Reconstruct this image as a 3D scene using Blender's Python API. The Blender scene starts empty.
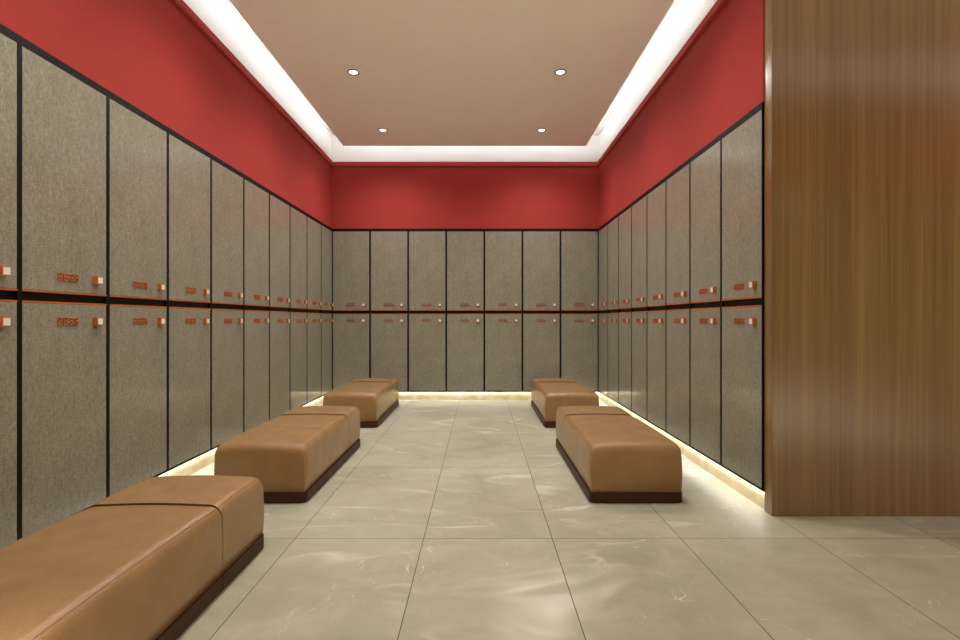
import bpy, bmesh, math, random
from mathutils import Vector, Matrix
random.seed(7)
S = bpy.context.scene
COL = S.collection
R = math.radians

# ------------------------------------------------------------------ dimensions (metres)
H_EYE = 1.02
XL, XR = -1.883, 1.508            # locker fronts
D = 6.447                         # back locker fronts
X_ALC = 4.6                       # right end of the side area
Y_HEAD = 0.87                     # header beam the camera looks out under
Y_REAR = -2.6
Y_PART = 2.632                    # front of the wood wall
PART_T = 0.070
Z_BASE = 0.11                     # plinth height
Z_LOCK = 2.182                    # locker top
Z_LIP0, Z_LIP1 = 2.972, 3.029
Z_TOP = 3.367
Z_PANEL = 3.148
Y_PB = 6.194                      # back edge of the dropped panel
GAP = 0.213

# ------------------------------------------------------------------ materials
def srgb(r, g, b):
    def f(c):
        c /= 255.0
        return c / 12.92 if c <= 0.04045 else ((c + 0.055) / 1.055) ** 2.4
    return (f(r), f(g), f(b), 1.0)

def new_mat(name):
    m = bpy.data.materials.new(name)
    m.use_nodes = True
    nt = m.node_tree
    b = nt.nodes['Principled BSDF']
    return m, nt, b

def N(nt, typ, **kw):
    n = nt.nodes.new(typ)
    for k, v in kw.items():
        if k in n.inputs:
            n.inputs[k].default_value = v
        else:
            setattr(n, k, v)
    return n

def L(nt, a, b):
    nt.links.new(a, b)

def ramp(nt, fac, stops):
    r = nt.nodes.new('ShaderNodeValToRGB')
    el = r.color_ramp.elements
    while len(el) < len(stops):
        el.new(0.5)
    for e, (p, c) in zip(el, stops):
        e.position = p
        e.color = c
    L(nt, fac, r.inputs['Fac'])
    return r.outputs['Color']

def noise(nt, vec, scale, detail=2.0, rough=0.5, loc=(0, 0, 0), sc=(1, 1, 1), dist=0.0):
    mp = N(nt, 'ShaderNodeMapping')
    mp.inputs['Location'].default_value = loc
    mp.inputs['Scale'].default_value = sc
    L(nt, vec, mp.inputs['Vector'])
    n = nt.nodes.new('ShaderNodeTexNoise')
    n.inputs['Scale'].default_value = scale
    n.inputs['Detail'].default_value = detail
    n.inputs['Roughness'].default_value = rough
    n.inputs['Distortion'].default_value = dist
    L(nt, mp.outputs['Vector'], n.inputs['Vector'])
    return n.outputs['Fac']

def math_(nt, op, a, b=None, clamp=False):
    m = nt.nodes.new('ShaderNodeMath')
    m.operation = op
    m.use_clamp = clamp
    for i, v in enumerate((a, b)):
        if v is None:
            continue
        if isinstance(v, (int, float)):
            m.inputs[i].default_value = v
        else:
            L(nt, v, m.inputs[i])
    return m.outputs[0]

def mixc(nt, fac, a, b, mode='MIX'):
    m = nt.nodes.new('ShaderNodeMix')
    m.data_type = 'RGBA'
    m.blend_type = mode
    for sock, v in ((m.inputs[0], fac), (m.inputs[6], a), (m.inputs[7], b)):
        if isinstance(v, (int, float)):
            sock.default_value = v
        elif isinstance(v, tuple):
            sock.default_value = v
        else:
            L(nt, v, sock)
    return m.outputs[2]

def bump(nt, b, height, strength, dist):
    n = nt.nodes.new('ShaderNodeBump')
    n.inputs['Strength'].default_value = strength
    n.inputs['Distance'].default_value = dist
    L(nt, height, n.inputs['Height'])
    L(nt, n.outputs['Normal'], b.inputs['Normal'])
    return n

def objco(nt):
    return nt.nodes.new('ShaderNodeTexCoord').outputs['Object']

def plain(name, col, rough=0.5, metal=0.0, spec=0.5, var=0.03, scale=60.0, bs=0.0):
    m, nt, b = new_mat(name)
    co = objco(nt)
    f = noise(nt, co, scale, 3)
    lo = tuple(c * (1 - var) for c in col[:3]) + (1,)
    hi = tuple(min(1, c * (1 + var)) for c in col[:3]) + (1,)
    L(nt, ramp(nt, f, [(0.3, lo), (0.7, hi)]), b.inputs['Base Color'])
    b.inputs['Roughness'].default_value = rough
    b.inputs['Metallic'].default_value = metal
    b.inputs['Specular IOR Level'].default_value = spec
    if bs:
        bump(nt, b, f, bs, 0.002)
    return m

def emit(name, col, strength):
    m, nt, b = new_mat(name)
    b.inputs['Base Color'].default_value = (0.8, 0.8, 0.8, 1)
    b.inputs['Emission Color'].default_value = col
    b.inputs['Emission Strength'].default_value = strength
    return m

def mat_linen():
    m, nt, b = new_mat('taupe_linen_laminate')
    co = objco(nt)
    vert = noise(nt, co, 1.0, 2, 0.6, (3, 0, 0), (420, 420, 44))
    horz = noise(nt, co, 1.0, 2, 0.6, (0, 0, 9), (44, 44, 420))
    slub = noise(nt, co, 1.0, 2, 0.6, (1, 5, 2), (110, 110, 9))
    blot = noise(nt, co, 5.0, 2, 0.5)
    a = math_(nt, 'ADD', math_(nt, 'MULTIPLY', vert, 0.42), math_(nt, 'MULTIPLY', horz, 0.38))
    a = math_(nt, 'ADD', a, math_(nt, 'MULTIPLY', slub, 0.12))
    a = math_(nt, 'ADD', a, math_(nt, 'MULTIPLY', blot, 0.08))
    c = ramp(nt, a, [(0.355, LINEN[0]), (0.5, LINEN[1]), (0.645, LINEN[2])])
    L(nt, c, b.inputs['Base Color'])
    b.inputs['Roughness'].default_value = 0.42
    b.inputs['Specular IOR Level'].default_value = 0.45
    b.inputs['Coat Weight'].default_value = 0.8
    b.inputs['Coat Roughness'].default_value = 0.13
    b.inputs['Coat IOR'].default_value = 1.45
    bump(nt, b, a, 0.35, 0.0012)
    return m

def mat_wood():
    m, nt, b = new_mat('vertical_grain_walnut')
    co = objco(nt)
    sep = nt.nodes.new('ShaderNodeSeparateXYZ'); L(nt, co, sep.inputs[0])
    u = math_(nt, 'ADD', sep.outputs[0], sep.outputs[1])
    cb = nt.nodes.new('ShaderNodeCombineXYZ')
    L(nt, u, cb.inputs[0]); L(nt, sep.outputs[2], cb.inputs[2])
    v = cb.outputs[0]
    fine = noise(nt, v, 1.0, 4, 0.65, (0, 0, 0), (230, 1, 1.1))
    mid = noise(nt, v, 1.0, 3, 0.55, (7, 0, 3), (38, 1, 0.45))
    wide = noise(nt, v, 1.0, 2, 0.5, (2, 0, 1), (7, 1, 0.12))
    a = math_(nt, 'ADD', math_(nt, 'MULTIPLY', fine, 0.34), math_(nt, 'MULTIPLY', mid, 0.36))
    a = math_(nt, 'ADD', a, math_(nt, 'MULTIPLY', wide, 0.30))
    c = ramp(nt, a, [(0.34, WOOD[0]), (0.5, WOOD[1]), (0.66, WOOD[2])])
    L(nt, c, b.inputs['Base Color'])
    b.inputs['Roughness'].default_value = 0.22
    b.inputs['Specular IOR Level'].default_value = 0.9
    b.inputs['Coat Weight'].default_value = 0.5
    b.inputs['Coat Roughness'].default_value = 0.24
    bump(nt, b, fine, 0.08, 0.0006)
    return m

def mat_floor():
    m, nt, b = new_mat('beige_marble_tiles')
    geo = nt.nodes.new('ShaderNodeNewGeometry')
    pos = geo.outputs['Position']
    mp = N(nt, 'ShaderNodeMapping')
    mp.inputs['Location'].default_value = (-0.337 + 6.0, -2.365 + 1.147 * 6, 0)
    L(nt, pos, mp.inputs['Vector'])
    br = nt.nodes.new('ShaderNodeTexBrick')
    br.offset = 0.0; br.squash = 1.0
    br.inputs['Scale'].default_value = 1.0
    br.inputs['Mortar Size'].default_value = 0.0019
    br.inputs['Mortar Smooth'].default_value = 0.15
    br.inputs['Brick Width'].default_value = 0.6
    br.inputs['Row Height'].default_value = 1.147
    br.inputs['Color1'].default_value = (0, 0, 0, 1)
    br.inputs['Color2'].default_value = (1, 1, 1, 1)
    L(nt, mp.outputs['Vector'], br.inputs['Vector'])
    # every tile carries its own piece of stone
    tint = nt.nodes.new('ShaderNodeSeparateColor'); L(nt, br.outputs['Color'], tint.inputs[0])
    off = nt.nodes.new('ShaderNodeCombineXYZ')
    L(nt, math_(nt, 'MULTIPLY', tint.outputs[0], 0.25), off.inputs[2])
    va = nt.nodes.new('ShaderNodeVectorMath'); va.operation = 'ADD'
    L(nt, pos, va.inputs[0]); L(nt, off.outputs[0], va.inputs[1])
    p = va.outputs[0]
    cloud = noise(nt, p, 1.5, 4, 0.55, (3, 1, 0), (1, 0.8, 1), 0.6)
    cloud2 = noise(nt, p, 5.5, 4, 0.6, (9, 4, 0), (0.7, 1.3, 1), 0.8)
    c = ramp(nt, math_(nt, 'ADD', math_(nt, 'MULTIPLY', cloud, 0.65), math_(nt, 'MULTIPLY', cloud2, 0.35)),
             [(0.33, FLOOR[0]), (0.5, FLOOR[1]), (0.68, FLOOR[2])])
    # long soft veins: thin iso-lines of a warped noise
    vn = noise(nt, p, 0.9, 3, 0.5, (4.3, 2.2, 0), (0.75, 1.7, 1), 0.9)
    d1 = math_(nt, 'ABSOLUTE', math_(nt, 'SUBTRACT', vn, 0.52))
    v1 = math_(nt, 'SUBTRACT', 1.0, math_(nt, 'MULTIPLY', d1, 46.0), True)
    brk = noise(nt, p, 2.3, 2, 0.5, (1, 7, 0))
    v1 = math_(nt, 'MULTIPLY', v1, math_(nt, 'MULTIPLY', math_(nt, 'SUBTRACT', brk, 0.42), 4.2, True), True)
    c = mixc(nt, math_(nt, 'MULTIPLY', v1, 0.72), c, FLOOR[3])
    # hairline scratches
    vs = noise(nt, p, 3.1, 3, 0.6, (11, 5, 0), (1.4, 0.8, 1), 1.6)
    d2 = math_(nt, 'ABSOLUTE', math_(nt, 'SUBTRACT', vs, 0.5))
    v2 = math_(nt, 'SUBTRACT', 1.0, math_(nt, 'MULTIPLY', d2, 170.0), True)
    brk2 = noise(nt, p, 6.0, 3, 0.6, (5, 2, 0))
    v2 = math_(nt, 'MULTIPLY', v2, math_(nt, 'MULTIPLY', math_(nt, 'SUBTRACT', brk2, 0.53), 7.0, True), True)
    c = mixc(nt, math_(nt, 'MULTIPLY', v2, 0.8), c, FLOOR[3])
    # small flecks
    sp = noise(nt, p, 38.0, 3, 0.7, (2, 2, 0), (1, 0.6, 1), 1.5)
    spm = noise(nt, p, 2.7, 2, 0.5, (8, 3, 0))
    v3 = math_(nt, 'MULTIPLY', math_(nt, 'MULTIPLY', math_(nt, 'SUBTRACT', sp, 0.66), 14.0, True),
               math_(nt, 'MULTIPLY', math_(nt, 'SUBTRACT', spm, 0.47), 6.0, True), True)
    c = mixc(nt, math_(nt, 'MULTIPLY', v3, 0.75), c, FLOOR[3])
    c = mixc(nt, br.outputs['Fac'], c, srgb(70, 62, 50))
    L(nt, c, b.inputs['Base Color'])
    b.inputs['Roughness'].default_value = 0.36
    b.inputs['Specular IOR Level'].default_value = 0.33
    bump(nt, b, math_(nt, 'SUBTRACT', 1.0, br.outputs['Fac']), 0.3, 0.001)
    return m

def mat_leather(name, cols, rough):
    m, nt, b = new_mat(name)
    co = objco(nt)
    vo = nt.nodes.new('ShaderNodeTexVoronoi')
    vo.feature = 'DISTANCE_TO_EDGE'
    vo.inputs['Scale'].default_value = 95
    dn = noise(nt, co, 60, 2)
    add = nt.nodes.new('ShaderNodeVectorMath'); add.operation = 'ADD'
    cmb = nt.nodes.new('ShaderNodeCombineXYZ')
    L(nt, math_(nt, 'MULTIPLY', dn, 0.02), cmb.inputs[0]); L(nt, math_(nt, 'MULTIPLY', dn, 0.02), cmb.inputs[1])
    L(nt, co, add.inputs[0]); L(nt, cmb.outputs[0], add.inputs[1])
    L(nt, add.outputs[0], vo.inputs['Vector'])
    h = math_(nt, 'MINIMUM', vo.outputs['Distance'], 0.25)
    soft = noise(nt, co, 9, 3, 0.5)
    L(nt, ramp(nt, soft, [(0.3, cols[0]), (0.7, cols[1])]), b.inputs['Base Color'])
    b.inputs['Roughness'].default_value = rough
    b.inputs['Specular IOR Level'].default_value = 0.5
    hh = math_(nt, 'ADD', math_(nt, 'MULTIPLY', h, 0.8), math_(nt, 'MULTIPLY', noise(nt, co, 45, 3), 0.35))
    bump(nt, b, hh, 0.6, 0.004)
    return m

def mat_marble_base():
    m, nt, b = new_mat('cream_stone_plinth')
    geo = nt.nodes.new('ShaderNodeNewGeometry')
    f = noise(nt, geo.outputs['Position'], 4.0, 4, 0.6, dist=0.8)
    L(nt, ramp(nt, f, [(0.35, srgb(196, 176, 128)), (0.65, srgb(226, 214, 178))]), b.inputs['Base Color'])
    b.inputs['Roughness'].default_value = 0.3
    return m

LINEN = (srgb(106, 100, 86), srgb(141, 136, 121), srgb(178, 173, 158))
WOOD = (srgb(108, 80, 47), srgb(136, 106, 66), srgb(160, 129, 86))
FLOOR = (srgb(158, 153, 131), srgb(176, 171, 150), srgb(191, 188, 171), srgb(230, 227, 216))

M_LINEN = mat_linen()
M_WOOD = mat_wood()
M_FLOOR = mat_floor()
M_LEATHER = mat_leather('tan_grained_leather', (srgb(153, 117, 76), srgb(164, 127, 84)), 0.25)
M_LEATHER_D = plain('dark_brown_leather_base', srgb(66, 34, 16), 0.5, spec=0.25, var=0.08, scale=30)
M_PIPING = plain('dark_piping', srgb(70, 40, 22), 0.5)
M_SHOE = plain('black_recess_foot', srgb(18, 14, 12), 0.6)
M_RED = plain('matte_red_paint', srgb(170, 62, 58), 0.75, var=0.02, scale=14, spec=0.12)
M_WHITE = plain('white_cove_paint', srgb(243, 243, 242), 0.7, var=0.006, scale=8, spec=0.2)
M_CEIL = plain('warm_beige_ceiling_paint', srgb(250, 242, 236), 0.7, var=0.012, scale=6, spec=0.2)
M_BLACK = plain('black_locker_frame', srgb(15, 14, 14), 0.5, var=0.15, spec=0.18)
M_COPPER = plain('burnt_orange_enamel', srgb(188, 102, 34), 0.35, var=0.06, scale=200)
M_DIGIT = plain('dark_orange_digits', srgb(176, 92, 30), 0.4, var=0.05, scale=200)
M_INSET = plain('white_knob_inset', srgb(240, 238, 234), 0.25, var=0.01)
M_BASE = mat_marble_base()
M_TAUPE = plain('taupe_plaster', srgb(140, 122, 98), 0.7, var=0.03, scale=10)
M_METAL = plain('brushed_nickel_rim', srgb(128, 108, 86), 0.45, metal=0.0)
M_LENS = emit('downlight_lens', (1.0, 0.95, 0.9, 1), 3.5)
M_COVE_LED = emit('cove_led', (0.99, 1.0, 0.995, 1), 9.2)
M_PLINTH_LED = emit('plinth_led', (1.0, 0.99, 0.985, 1), 30.0)

# ------------------------------------------------------------------ mesh helpers
def finish(name, bm, mats, parent=None, smooth=False):
    bmesh.ops.recalc_face_normals(bm, faces=bm.faces)
    me = bpy.data.meshes.new(name)
    bm.to_mesh(me); bm.free()
    if not isinstance(mats, (list, tuple)):
        mats = [mats]
    for m in mats:
        me.materials.append(m)
    if smooth:
        for p in me.polygons:
            p.use_smooth = True
    o = bpy.data.objects.new(name, me)
    COL.objects.link(o)
    if parent:
        o.parent = parent
    return o

def box(bm, x0, x1, y0, y1, z0, z1, mi=0, bev=0.0, seg=1):
    r = bmesh.ops.create_cube(bm, size=1.0)
    vs = r['verts']
    for v in vs:
        v.co = Vector(((x0 + x1) / 2 + v.co.x * (x1 - x0), (y0 + y1) / 2 + v.co.y * (y1 - y0),
                       (z0 + z1) / 2 + v.co.z * (z1 - z0)))
    fs = {f for v in vs for f in v.link_faces}
    for f in fs:
        f.material_index = mi
    if bev:
        es = list({e for v in vs for e in v.link_edges})
        bmesh.ops.bevel(bm, geom=es, offset=bev, segments=seg, profile=0.5, affect='EDGES')
    return vs

def prism(bm, pts, z0, z1, mi=0):
    """vertical prism over a plan polygon"""
    lo = [bm.verts.new((x, y, z0)) for x, y in pts]
    hi = [bm.verts.new((x, y, z1)) for x, y in pts]
    n = len(pts)
    fs = [bm.faces.new(lo[::-1]), bm.faces.new(hi)]
    for i in range(n):
        fs.append(bm.faces.new((lo[i], lo[(i + 1) % n], hi[(i + 1) % n], hi[i])))
    for f in fs:
        f.material_index = mi

def disc_ring(bm, r0, r1, z0, z1, n=40, mi=0):
    rings = []
    for r, z in ((r0, z0), (r1, z0), (r1, z1), (r0, z1)):
        rings.append([bm.verts.new((r * math.cos(2 * math.pi * k / n), r * math.sin(2 * math.pi * k / n), z)) for k in range(n)])
    for a in range(4):
        A, B = rings[a], rings[(a + 1) % 4]
        for k in range(n):
            f = bm.faces.new((A[k], A[(k + 1) % n], B[(k + 1) % n], B[k]))
            f.material_index = mi

def struct(o):
    o['kind'] = 'structure'
    return o

def tag(o, label, cat, group=None):
    o['label'] = label; o['category'] = cat
    if group:
        o['group'] = group
    return o

def empty(name, loc, rz=0.0):
    o = bpy.data.objects.new(name, None)
    o.empty_display_size = 0.1
    COL.objects.link(o)
    o.location = loc; o.rotation_euler = (0, 0, rz)
    return o

def copy_tree(o, parent=None):
    c = o.copy()
    COL.objects.link(c)
    if parent:
        c.parent = parent
    for ch in list(o.children):
        copy_tree(ch, c)
    return c

# ------------------------------------------------------------------ setting: floor, walls, ceiling
bm = bmesh.new(); box(bm, -2.6, X_ALC + 0.1, Y_REAR - 0.1, 7.1, -0.1, 0.0)
struct(finish('floor', bm, M_FLOOR))

WB = 0.46                                         # locker niche depth
bm = bmesh.new()
box(bm, XL - 0.62, XL - 0.002, Y_HEAD - 0.2, D + 0.62, Z_LOCK, Z_LIP1)
box(bm, XL - 0.62, XL - WB - 0.005, Y_HEAD, D + 0.62, 0, Z_LOCK)
struct(finish('wall_left', bm, M_RED))
bm = bmesh.new()
box(bm, XL - 0.002, XR + 0.002, D + 0.002, D + 0.62, Z_LOCK, Z_LIP1)
box(bm, XL - WB, XR + WB, D + WB + 0.005, D + 0.62, 0, Z_LOCK)
struct(finish('wall_back', bm, M_RED))
bm = bmesh.new()
box(bm, XR + 0.002, XR + 0.62, Y_PART + PART_T, D + 0.62, Z_LOCK, Z_LIP1)
box(bm, XR + WB + 0.005, XR + 0.62, Y_PART + PART_T, D + 0.62, 0, Z_LOCK)
struct(finish('wall_right', bm, M_RED))
# header beam over the opening the camera stands behind
bm = bmesh.new()
box(bm, XL - 0.002, X_ALC, Y_HEAD - 0.2, Y_HEAD, Z_LOCK, Z_LIP1)
struct(finish('wall_front', bm, M_RED))
# end wall of the side area and the plain lobby behind the camera
bm = bmesh.new()
box(bm, X_ALC, X_ALC + 0.1, Y_HEAD - 0.2, Y_PART + 0.1, 2.2, Z_LIP1, 0)
box(bm, X_ALC, X_ALC + 0.1, Y_REAR, Y_PART + 0.1, 0, 2.2, 1)
struct(finish('wall_end', bm, [M_RED, M_TAUPE]))
bm = bmesh.new()
box(bm, XL - 0.1, X_ALC + 0.1, Y_REAR - 0.1, Y_REAR, 0, 2.7)
box(bm, XL - 0.1, XL, Y_REAR, Y_HEAD, 0, Z_LOCK)
struct(finish('wall_rear', bm, M_TAUPE))

# white recess above the lip: soffit and the inner faces, one body with the lobby soffit
bm = bmesh.new()
box(bm, XL - 0.62, X_ALC + 0.1, Y_HEAD - 0.2, D + 0.62, Z_TOP, Z_TOP + 0.1)
box(bm, XL - 0.62, XL - 0.002, Y_HEAD, D + 0.62, Z_LIP1, Z_TOP)
box(bm, XL - 0.002, XR + 0.002, D + 0.002, D + 0.62, Z_LIP1, Z_TOP)
box(bm, XR + 0.002, XR + 0.62, Y_PART, D + 0.62, Z_LIP1, Z_TOP)
box(bm, XR + 0.62, X_ALC, Y_PART, Y_PART + 0.1, Z_LIP1, Z_TOP)
box(bm, XL - 0.62, X_ALC, Y_HEAD - 0.2, Y_HEAD, Z_LIP1, Z_TOP)
box(bm, X_ALC, X_ALC + 0.1, Y_HEAD - 0.2, Y_PART + 0.1, Z_LIP1, Z_TOP)
box(bm, XL - 0.1, X_ALC + 0.1, Y_REAR - 0.1, Y_HEAD - 0.2, 2.7, 2.8)
struct(finish('ceiling', bm, M_WHITE))

# dropped panel (an L in plan) hung from a setback block
def lshape(ins_side, ins_back):
    return [(XL + ins_side, Y_HEAD + ins_back), (X_ALC - ins_side, Y_HEAD + ins_back),
            (X_ALC - ins_side, Y_PART - ins_back), (XR - ins_side, Y_PART - ins_back),
            (XR - ins_side, D - ins_back), (XL + ins_side, D - ins_back)]
P_EDGE = lshape(GAP, D - Y_PB)
bm = bmesh.new(); prism(bm, P_EDGE, Z_PANEL, Z_PANEL + 0.022)
for f in bm.faces:                                # beige underside, white above
    f.material_index = 0 if f.calc_center_median().z < Z_PANEL + 0.001 else 1
panel = struct(finish('ceiling_panel', bm, [M_CEIL, M_WHITE]))
bm = bmesh.new(); prism(bm, lshape(GAP + 0.3, D - Y_PB + 0.3), Z_PANEL + 0.022, Z_TOP)
finish('hanger_block', bm, M_WHITE, panel)
# LED strip lying on the panel's upper side, following its edge
outer, inner = lshape(GAP + 0.01, D - Y_PB + 0.01), lshape(GAP + 0.03, D - Y_PB + 0.03)
bm = bmesh.new()
n = len(outer)
for i in range(n):
    j = (i + 1) % n
    q = [outer[i], outer[j], inner[j], inner[i]]
    prism(bm, q, Z_PANEL + 0.022, Z_PANEL + 0.034)
led = finish('cove_light_strip', bm, M_COVE_LED, panel)

# red lip under the recess
def lip(name, x0, x1, y0, y1):
    bm = bmesh.new(); box(bm, x0, x1, y0, y1, Z_LIP0, Z_LIP1, bev=0.003)
    return struct(finish(name, bm, M_RED))
LP = 0.02
lip('trim_1', XL - 0.002, XL + LP, Y_HEAD, D + 0.002)
lip('trim_2', XL + LP, XR - LP, D - LP, D + 0.002)
lip('trim_3', XR - LP, XR + 0.002, Y_PART + PART_T + 0.001, D + 0.002)
lip('trim_4', XL + LP, X_ALC - LP, Y_HEAD, Y_HEAD + LP)

# stone plinths under the lockers, each with its LED strip under the overhang
def plinth(name, x0, x1, y0, y1, sx0, sx1, sy0, sy1):
    bm = bmesh.new(); box(bm, x0, x1, y0, y1, 0, Z_BASE)
    o = struct(finish(name, bm, M_BASE))
    bm = bmesh.new(); box(bm, sx0, sx1, sy0, sy1, Z_BASE - 0.006, Z_BASE - 0.001)
    for f in bm.faces:
        f.material_index = 0 if f.calc_center_median().z < Z_BASE - 0.0055 else 1
    finish('plinth_light_strip', bm, [M_PLINTH_LED, M_BLACK], o)
RC = 0.021
plinth('baseboard_left', XL - RC - 0.06, XL - RC, Y_HEAD, D + RC, XL - 0.012, XL - 0.003, Y_HEAD, D)
plinth('baseboard_back', XL - RC, XR + RC, D + RC, D + RC + 0.06, XL, XR, D + 0.003, D + 0.012)
plinth('baseboard_right', XR + RC, XR + RC + 0.06, Y_PART + PART_T, D + RC, XR + 0.003, XR + 0.012, Y_PART + PART_T, D)

# ------------------------------------------------------------------ wood partition wall
bm = bmesh.new(); box(bm, XR + 0.008, X_ALC, Y_PART, Y_PART + PART_T, 0.0, Z_LIP1, bev=0.0015)
part = finish('wood_partition', bm, M_WOOD)
tag(part, 'tall walnut veneer partition with fine vertical grain closing the right side', 'partition')

# ------------------------------------------------------------------ lockers
def digit_mesh(w, h, t):
    """one rounded 8 as an extruded plate with two holes, centred, facing -y"""
    cu = bpy.data.curves.new('eight', 'FONT')
    cu.offset = -0.012
    cu.body = '8'; cu.size = 1.0; cu.extrude = 0.0; cu.resolution_u = 4
    o = bpy.data.objects.new('eight', cu)
    COL.objects.link(o)
    dg = bpy.context.evaluated_depsgraph_get()
    me = bpy.data.meshes.new_from_object(o.evaluated_get(dg))
    xs = [v.co.x for v in me.vertices]; ys = [v.co.y for v in me.vertices]
    bx, by = (min(xs) + max(xs)) / 2, (min(ys) + max(ys)) / 2
    sx, sy = w / (max(xs) - min(xs)), h / (max(ys) - min(ys))
    bm = bmesh.new(); bm.from_mesh(me)
    bpy.data.objects.remove(o); bpy.data.curves.remove(cu); bpy.data.meshes.remove(me)
    bmesh.ops.remove_doubles(bm, verts=bm.verts, dist=1e-4)
    for v in bm.verts:
        v.co = Vector(((v.co.x - bx) * sx, -t, (v.co.y - by) * sy))
    r = bmesh.ops.extrude_face_region(bm, geom=list(bm.faces))
    for g in r['geom']:
        if isinstance(g, bmesh.types.BMVert):
            g.co.y = 0.0
    return bm

def number_bm(cx, cz, y):
    src = digit_mesh(0.0255, 0.039, 0.0045)
    me = bpy.data.meshes.new('tmp'); src.to_mesh(me); src.free()
    bm = bmesh.new()
    for k in range(4):
        k0 = len(bm.verts)
        bm.from_mesh(me)
        bm.verts.ensure_lookup_table()
        for v in bm.verts[k0:]:
            v.co += Vector((cx + (k - 1.5) * 0.0305, y, cz))
    bpy.data.meshes.remove(me)
    return bm

def knob_bm(cx, cz, y):
    bm = bmesh.new()
    box(bm, cx - 0.02, cx + 0.02, y - 0.021, y, cz - 0.02, cz + 0.02, 0, bev=0.0015)
    box(bm, cx - 0.0145, cx + 0.0145, y - 0.0222, y - 0.018, cz - 0.0145, cz + 0.0145, 1)
    return bm

Z_UP0, Z_UP1 = 1.139, 2.146       # upper door
Z_LO0, Z_LO1 = 0.121, 1.101       # lower door
YF = -0.004                       # door faces stand just proud of the frame

def make_locker(w, knob_inset=0.08, num_frac=0.49, sl=0.0105, sr=0.0105):
    root = empty('locker', (0, 0, 0))
    h = w / 2
    bm = bmesh.new()
    box(bm, -h, -h + sl, -0.004, WB, Z_BASE, Z_LOCK)
    box(bm, h - sr, h, -0.004, WB, Z_BASE, Z_LOCK)
    box(bm, -h + sl, h - sr, -0.004, WB, Z_UP1 + 0.001, Z_LOCK)
    box(bm, -h + sl, h - sr, 0.0, WB, Z_BASE, Z_LO0 - 0.002)
    box(bm, -h + sl, h - sr, 0.010, WB, Z_LO1 - 0.02, Z_UP0 + 0.02)
    box(bm, -h + sl, h - sr, WB - 0.02, WB, Z_LO0, Z_UP1)
    finish('frame', bm, M_BLACK, root)
    for up in (True, False):
        z0, z1 = (Z_UP0 + 0.007, Z_UP1) if up else (Z_LO0, Z_LO1 - 0.007)
        bm = bmesh.new()
        box(bm, -h + sl + 0.001, h - sr - 0.001, YF, 0.016, z0, z1, bev=0.002)
        door = finish('door', bm, M_LINEN, root)
        bm = bmesh.new()
        if up:
            box(bm, -h + sl + 0.001, h - sr - 0.001, YF - 0.001, 0.014, Z_UP0, Z_UP0 + 0.007)
        else:
            box(bm, -h + sl + 0.001, h - sr - 0.001, YF - 0.001, 0.014, Z_LO1 - 0.007, Z_LO1)
        e = finish('edge_trim', bm, M_COPPER, door); e['label'] = 'burnt orange edge strip'
        cz = 1.213 if up else 1.013
        k = finish('knob', knob_bm(h - knob_inset, cz, YF), [M_COPPER, M_INSET], door)
        k['label'] = 'square orange knob with white inset'
        nn = finish('locker_number', number_bm(-h + num_frac * w, cz + 0.001, YF), M_DIGIT, door)
        nn['label'] = 'raised orange digits 8888'
    return root

ORD = ['first', 'second', 'third', 'fourth', 'fifth', 'sixth', 'seventh', 'eighth', 'ninth', 'tenth', 'eleventh', 'twelfth']

# back wall: seven columns
wb = (XR - XL) / 7
p_back = make_locker(wb)
for i in range(7):
    o = p_back if i == 0 else copy_tree(p_back)
    o.location = (XL + (i + 0.5) * wb, D, 0)
    where = {0: 'first from its left corner', 3: 'fourth, in the middle of the row', 6: 'seventh, in its right corner'}.get(i, ORD[i] + ' from its left corner')
    tag(o, 'two-door taupe locker column on the back wall, ' + where, 'locker', 'two-door lockers on the back wall')
# left wall: from the back corner towards the camera
wl = 0.491
y8 = 2.069 + 8 * wl
p_left = make_locker(wl)
CG = 0.006                        # side rows stop just short of the back row
p_corner = make_locker(D - CG - y8, 0.045, 0.42)
p_corner.location = (XL, (D - CG + y8) / 2, 0); p_corner.rotation_euler = (0, 0, R(90))
tag(p_corner, 'narrow two-door taupe locker column on the left wall, in the far back corner', 'locker', 'two-door lockers on the left wall')
for i in range(10):
    o = p_left if i == 0 else copy_tree(p_left)
    o.location = (XL, y8 - (i + 0.5) * wl, 0); o.rotation_euler = (0, 0, R(90))
    if i == 8:
        lab = 'two-door taupe locker column on the left wall, cut by the left edge of the photo'
    elif i == 7:
        lab = 'two-door taupe locker column on the left wall, nearest one seen whole'
    elif i > 8:
        lab = 'two-door taupe locker column on the left wall, out of frame beside the near bench'
    else:
        lab = 'two-door taupe locker column on the left wall, %s from the back corner' % ORD[i + 1]
    tag(o, lab, 'locker', 'two-door lockers on the left wall')
# right wall: eight columns from the back corner to the wood wall
wr = (D - CG - (Y_PART + PART_T)) / 8
p_right = make_locker(wr, 0.074, sl=0.017, sr=0.004)
for i in range(8):
    o = p_right if i == 0 else copy_tree(p_right)
    o.location = (XR, D - CG - (i + 0.5) * wr, 0); o.rotation_euler = (0, 0, R(-90))
    if i == 7:
        lab = 'two-door taupe locker column on the right wall, touching the walnut partition'
    elif i == 0:
        lab = 'two-door taupe locker column on the right wall, in the back right corner'
    else:
        lab = 'two-door taupe locker column on the right wall, %s from the back corner' % ORD[i]
    tag(o, lab, 'locker', 'two-door lockers on the right wall')
# closing panel between the last left column and the header
yl0 = y8 - 10 * wl
bm = bmesh.new(); box(bm, XL - 0.04, XL + 0.003, Y_HEAD - 0.0, yl0, Z_BASE, Z_LOCK)
struct(finish('trim_5', bm, M_BLACK))

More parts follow.
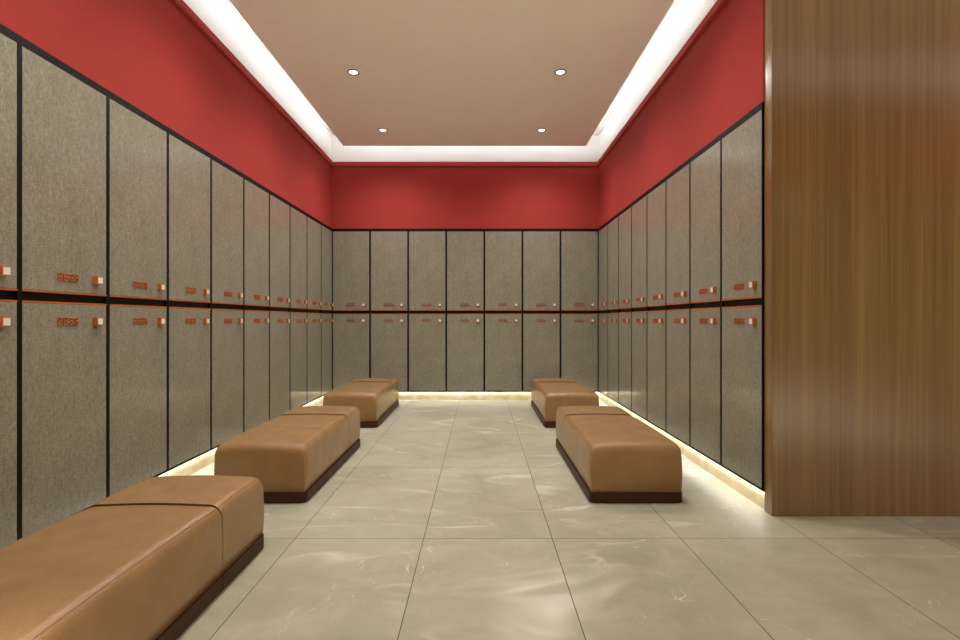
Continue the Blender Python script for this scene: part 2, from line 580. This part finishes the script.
# ------------------------------------------------------------------ benches
def seat_module(w, length, r_a, r_b, Hs=0.321, z0=0.062, rt=0.045):
    """cushion swept along y; ends rounded with radius r_a (y=0) and r_b (y=length)"""
    def stations():
        ys = []
        for k in range(9):
            t = k / 8 * math.pi / 2
            ys.append((r_a * (1 - math.cos(t)), r_a * (1 - math.sin(t))))
        m = 14
        for k in range(1, m):
            ys.append((r_a + (length - r_a - r_b) * k / m, 0.0))
        for k in range(9):
            t = math.pi / 2 - k / 8 * math.pi / 2
            ys.append((length - r_b * (1 - math.cos(t)), r_b * (1 - math.sin(t))))
        return ys
    bm = bmesh.new()
    rings = []
    for y, e in stations():
        hw = w / 2 - e * 0.26
        top = Hs - e
        # slight pillow along the length
        top += 0.009 * math.sin(math.pi * max(0, min(1, y / length))) ** 0.5 if length > 0 else 0
        pts = []
        pts.append((-hw + 0.002, z0))
        for k in range(1, 5):
            t = k / 5
            pts.append((-hw - 0.004 * math.sin(math.pi * t), z0 + (top - rt - z0) * t))
        for k in range(9):
            a = math.pi - k / 8 * math.pi / 2
            pts.append((-hw + rt + rt * math.cos(a), top - rt + rt * math.sin(a)))
        for k in range(1, 8):
            t = k / 8
            pts.append(((-hw + rt) + (2 * hw - 2 * rt) * t, top + 0.006 * math.sin(math.pi * t)))
        for k in range(9):
            a = math.pi / 2 - k / 8 * math.pi / 2
            pts.append((hw - rt + rt * math.cos(a), top - rt + rt * math.sin(a)))
        for k in range(4, 0, -1):
            t = k / 5
            pts.append((hw + 0.004 * math.sin(math.pi * t), z0 + (top - rt - z0) * t))
        pts.append((hw - 0.002, z0))
        rings.append([bm.verts.new((x, y, z)) for x, z in pts])
    m = len(rings[0])
    for A, B in zip(rings[:-1], rings[1:]):
        for k in range(m):
            bm.faces.new((A[k], A[(k + 1) % m], B[(k + 1) % m], B[k]))
    bm.faces.new(rings[0]); bm.faces.new(rings[-1][::-1])
    return bm

def rrect(x0, x1, y0, y1, radii, n=7):
    """plan outline, radii for corners (x0y0, x1y0, x1y1, x0y1)"""
    out = []
    for (cx, cy, a0), r in zip(((x0, y0, math.pi), (x1, y0, 1.5 * math.pi), (x1, y1, 0), (x0, y1, 0.5 * math.pi)), radii):
        ox = cx + (r if cx == x0 else -r); oy = cy + (r if cy == y0 else -r)
        for k in range(n + 1):
            a = a0 + k / n * math.pi / 2
            out.append((ox + r * math.cos(a), oy + r * math.sin(a)))
    return out

def plate(bm, pts, z0, z1):
    prism(bm, pts, z0, z1)

def make_bench(flip):
    """origin at the centre of the near end; y runs away from the camera, seam near the far end"""
    w, Ln, SH = 0.524, 1.295, 0.385
    root = empty('bench', (0, 0, 0))
    cut = Ln - SH
    ws = w - 0.008
    for y0, y1, ra, rb in ((0.003, cut - 0.0022, 0.045, 0.005), (cut + 0.0022, Ln - 0.003, 0.005, 0.045)):
        bm = seat_module(ws, y1 - y0, ra, rb)
        for v in bm.verts:
            v.co.y += y0
        seat = finish('seat', bm, M_LEATHER, root, smooth=True)
        # sewn piping along the long upper edges
        for s in (-1, 1):
            bm = bmesh.new()
            a = math.radians(52)
            rt = 0.045
            px = s * (ws / 2 - rt + (rt + 0.0002) * math.cos(a)); pz = 0.321 + 0.005 - rt + (rt + 0.0002) * math.sin(a)
            ya, yb = y0 + (0.035 if ra > 0.02 else 0.006), y1 - (0.035 if rb > 0.02 else 0.006)
            prev = None
            for q in range(13):
                y = ya + (yb - ya) * q / 12
                zz = pz + 0.009 * (math.sin(math.pi * (y - y0) / (y1 - y0)) ** 0.5) - 0.005
                ring = [bm.verts.new((px + 0.0016 * math.cos(t), y, zz + 0.0016 * math.sin(t))) for t in [2 * math.pi * k / 6 for k in range(6)]]
                if prev:
                    for k in range(6):
                        bm.faces.new((prev[k], prev[(k + 1) % 6], ring[(k + 1) % 6], ring[k]))
                else:
                    bm.faces.new(ring)
                prev = ring
            bm.faces.new(prev)
            finish('piping', bm, M_LEATHER, seat, smooth=True)
    bm = seat_module(ws - 0.004, 0.0052, 0.0004, 0.0004, Hs=0.3185, z0=0.064)
    for v in bm.verts:
        v.co.y += cut - 0.0026
    sm = finish('seam', bm, M_PIPING, root)
    sm['label'] = 'dark seam between the two cushions'
    for y0, y1, rr in ((0, cut - 0.001, (0.032, 0.032, 0.003, 0.003)), (cut + 0.001, Ln, (0.003, 0.003, 0.032, 0.032))):
        bm = bmesh.new()
        plate(bm, rrect(-w / 2, w / 2, y0, y1, rr), 0.006, 0.062)
        b_ = finish('base', bm, M_LEATHER_D, root)
        b_['label'] = 'dark brown base band'
    bm = bmesh.new(); plate(bm, rrect(-w / 2 + 0.007, w / 2 - 0.007, 0.007, Ln - 0.007, (0.027,) * 4), 0.0, 0.006)
    f = finish('foot', bm, M_SHOE, root); f['label'] = 'black recessed foot'
    return root

bench0 = make_bench(False)
spots = [(-1.2265, 0.992, 'tan leather bench in the left foreground, cut off by the left edge of the photo', 'benches along the left lockers'),
         (-1.2265, 2.815, 'tan leather bench on the left, middle of the three in its row', 'benches along the left lockers'),
         (-1.2315, 4.785, 'tan leather bench on the left, farthest from camera beside the back lockers', 'benches along the left lockers'),
         (0.872, 2.815, 'tan leather bench on the right, nearer to the walnut partition', 'benches along the right lockers'),
         (0.872, 4.785, 'tan leather bench on the right, farther one partly behind the nearer bench', 'benches along the right lockers')]
for i, (x, y, lab, g) in enumerate(spots):
    o = bench0 if i == 0 else copy_tree(bench0)
    o.location = (x, y, 0)
    tag(o, lab, 'bench', g)

# ------------------------------------------------------------------ downlights and added fill lights
SPOT_W = 69.0
LOBBY_FILL_W = 560.0
def make_downlight():
    root = empty('downlight', (0, 0, 0))
    bm = bmesh.new(); disc_ring(bm, 0.0365, 0.052, -0.004, 0.0)
    finish('rim', bm, M_METAL, root, smooth=False)
    bm = bmesh.new()
    r = bmesh.ops.create_circle(bm, cap_ends=True, segments=40, radius=0.0368)
    e = bmesh.ops.extrude_face_region(bm, geom=list(bm.faces))
    for g in e['geom']:
        if isinstance(g, bmesh.types.BMVert):
            g.co.z = -0.0015
    l = finish('lens', bm, M_LENS, root); l['label'] = 'glowing white lens'
    ld = bpy.data.lights.new('downlight_beam', 'SPOT')
    ld.energy = SPOT_W; ld.color = (1.0, 0.986, 0.925)
    ld.spot_size = R(150); ld.spot_blend = 1.0; ld.shadow_soft_size = 0.035
    lo = bpy.data.objects.new('downlight_beam', ld); COL.objects.link(lo)
    lo.location = (0, 0, -0.012); lo.parent = root
    return root

dl0 = make_downlight()
first = True
rows = [5.675, 4.348, 3.021, 1.694]
for j, y in enumerate(rows):
    for s, x in (('left', -1.0865), ('right', 0.690)):
        if j == 3 and s == 'right':
            continue
        o = dl0 if first else copy_tree(dl0)
        first = False
        o.location = (x, y, Z_PANEL)
        what = ['of the rear pair closest to the back wall', 'of the second pair from the back wall',
                'of the third pair from the back', 'of the fourth pair from the back'][j]
        tag(o, 'small round recessed downlight, %s one %s' % (s, what) if j < 3 else
            'small round recessed downlight above the left foreground bench, out of frame', 'downlight', 'recessed ceiling downlights')
o = copy_tree(dl0); o.location = (4.15, 1.6, Z_PANEL)  # unseen lamp added to light the side area and the wood
tag(o, 'added fill light at the far right end before the walnut partition, out of frame', 'downlight', 'recessed ceiling downlights')
lobby_fill = copy_tree(dl0)  # unseen lamps added so the lobby floor bounces light onto the ceiling
beam = [c for c in lobby_fill.children if c.type == 'LIGHT'][0]
beam.data = beam.data.copy(); beam.data.energy = LOBBY_FILL_W; beam.data.spot_size = R(72); beam.data.spot_blend = 0.5
first = True
for j, y in enumerate((-0.35, -1.7)):
    for x, lab in ((-0.8, 'left'), (1.2, 'middle'), (3.2, 'right')):
        o = lobby_fill if first else copy_tree(lobby_fill)
        first = False
        o.location = (x, y, 2.7)
        tag(o, 'added fill light in the lobby ceiling behind the camera, %s one of the %s row' % (lab, ('front', 'rear')[j]),
            'downlight', 'added lobby fill lights')

# ------------------------------------------------------------------ world, camera, view
W = bpy.data.worlds.new('World'); S.world = W
W.use_nodes = True
W.node_tree.nodes['Background'].inputs[0].default_value = (0.05, 0.045, 0.04, 1)
W.node_tree.nodes['Background'].inputs[1].default_value = 1.0

cd = bpy.data.cameras.new('Camera'); cam = bpy.data.objects.new('Camera', cd); COL.objects.link(cam)
cd.sensor_width = 36.0; cd.lens = 19.0; cd.clip_start = 0.045
cam.location = (0, 0, H_EYE); cam.rotation_euler = (R(90), 0, 0)
S.camera = cam
vs = S.view_settings
vs.view_transform = 'Standard'; vs.look = 'None'; vs.gamma = 1.0; vs.exposure = 0.22; vs.use_curve_mapping = False
try:
    S.cycles.use_denoising = True
    S.cycles.max_bounces = 12; S.cycles.diffuse_bounces = 8; S.cycles.glossy_bounces = 6
except Exception:
    pass
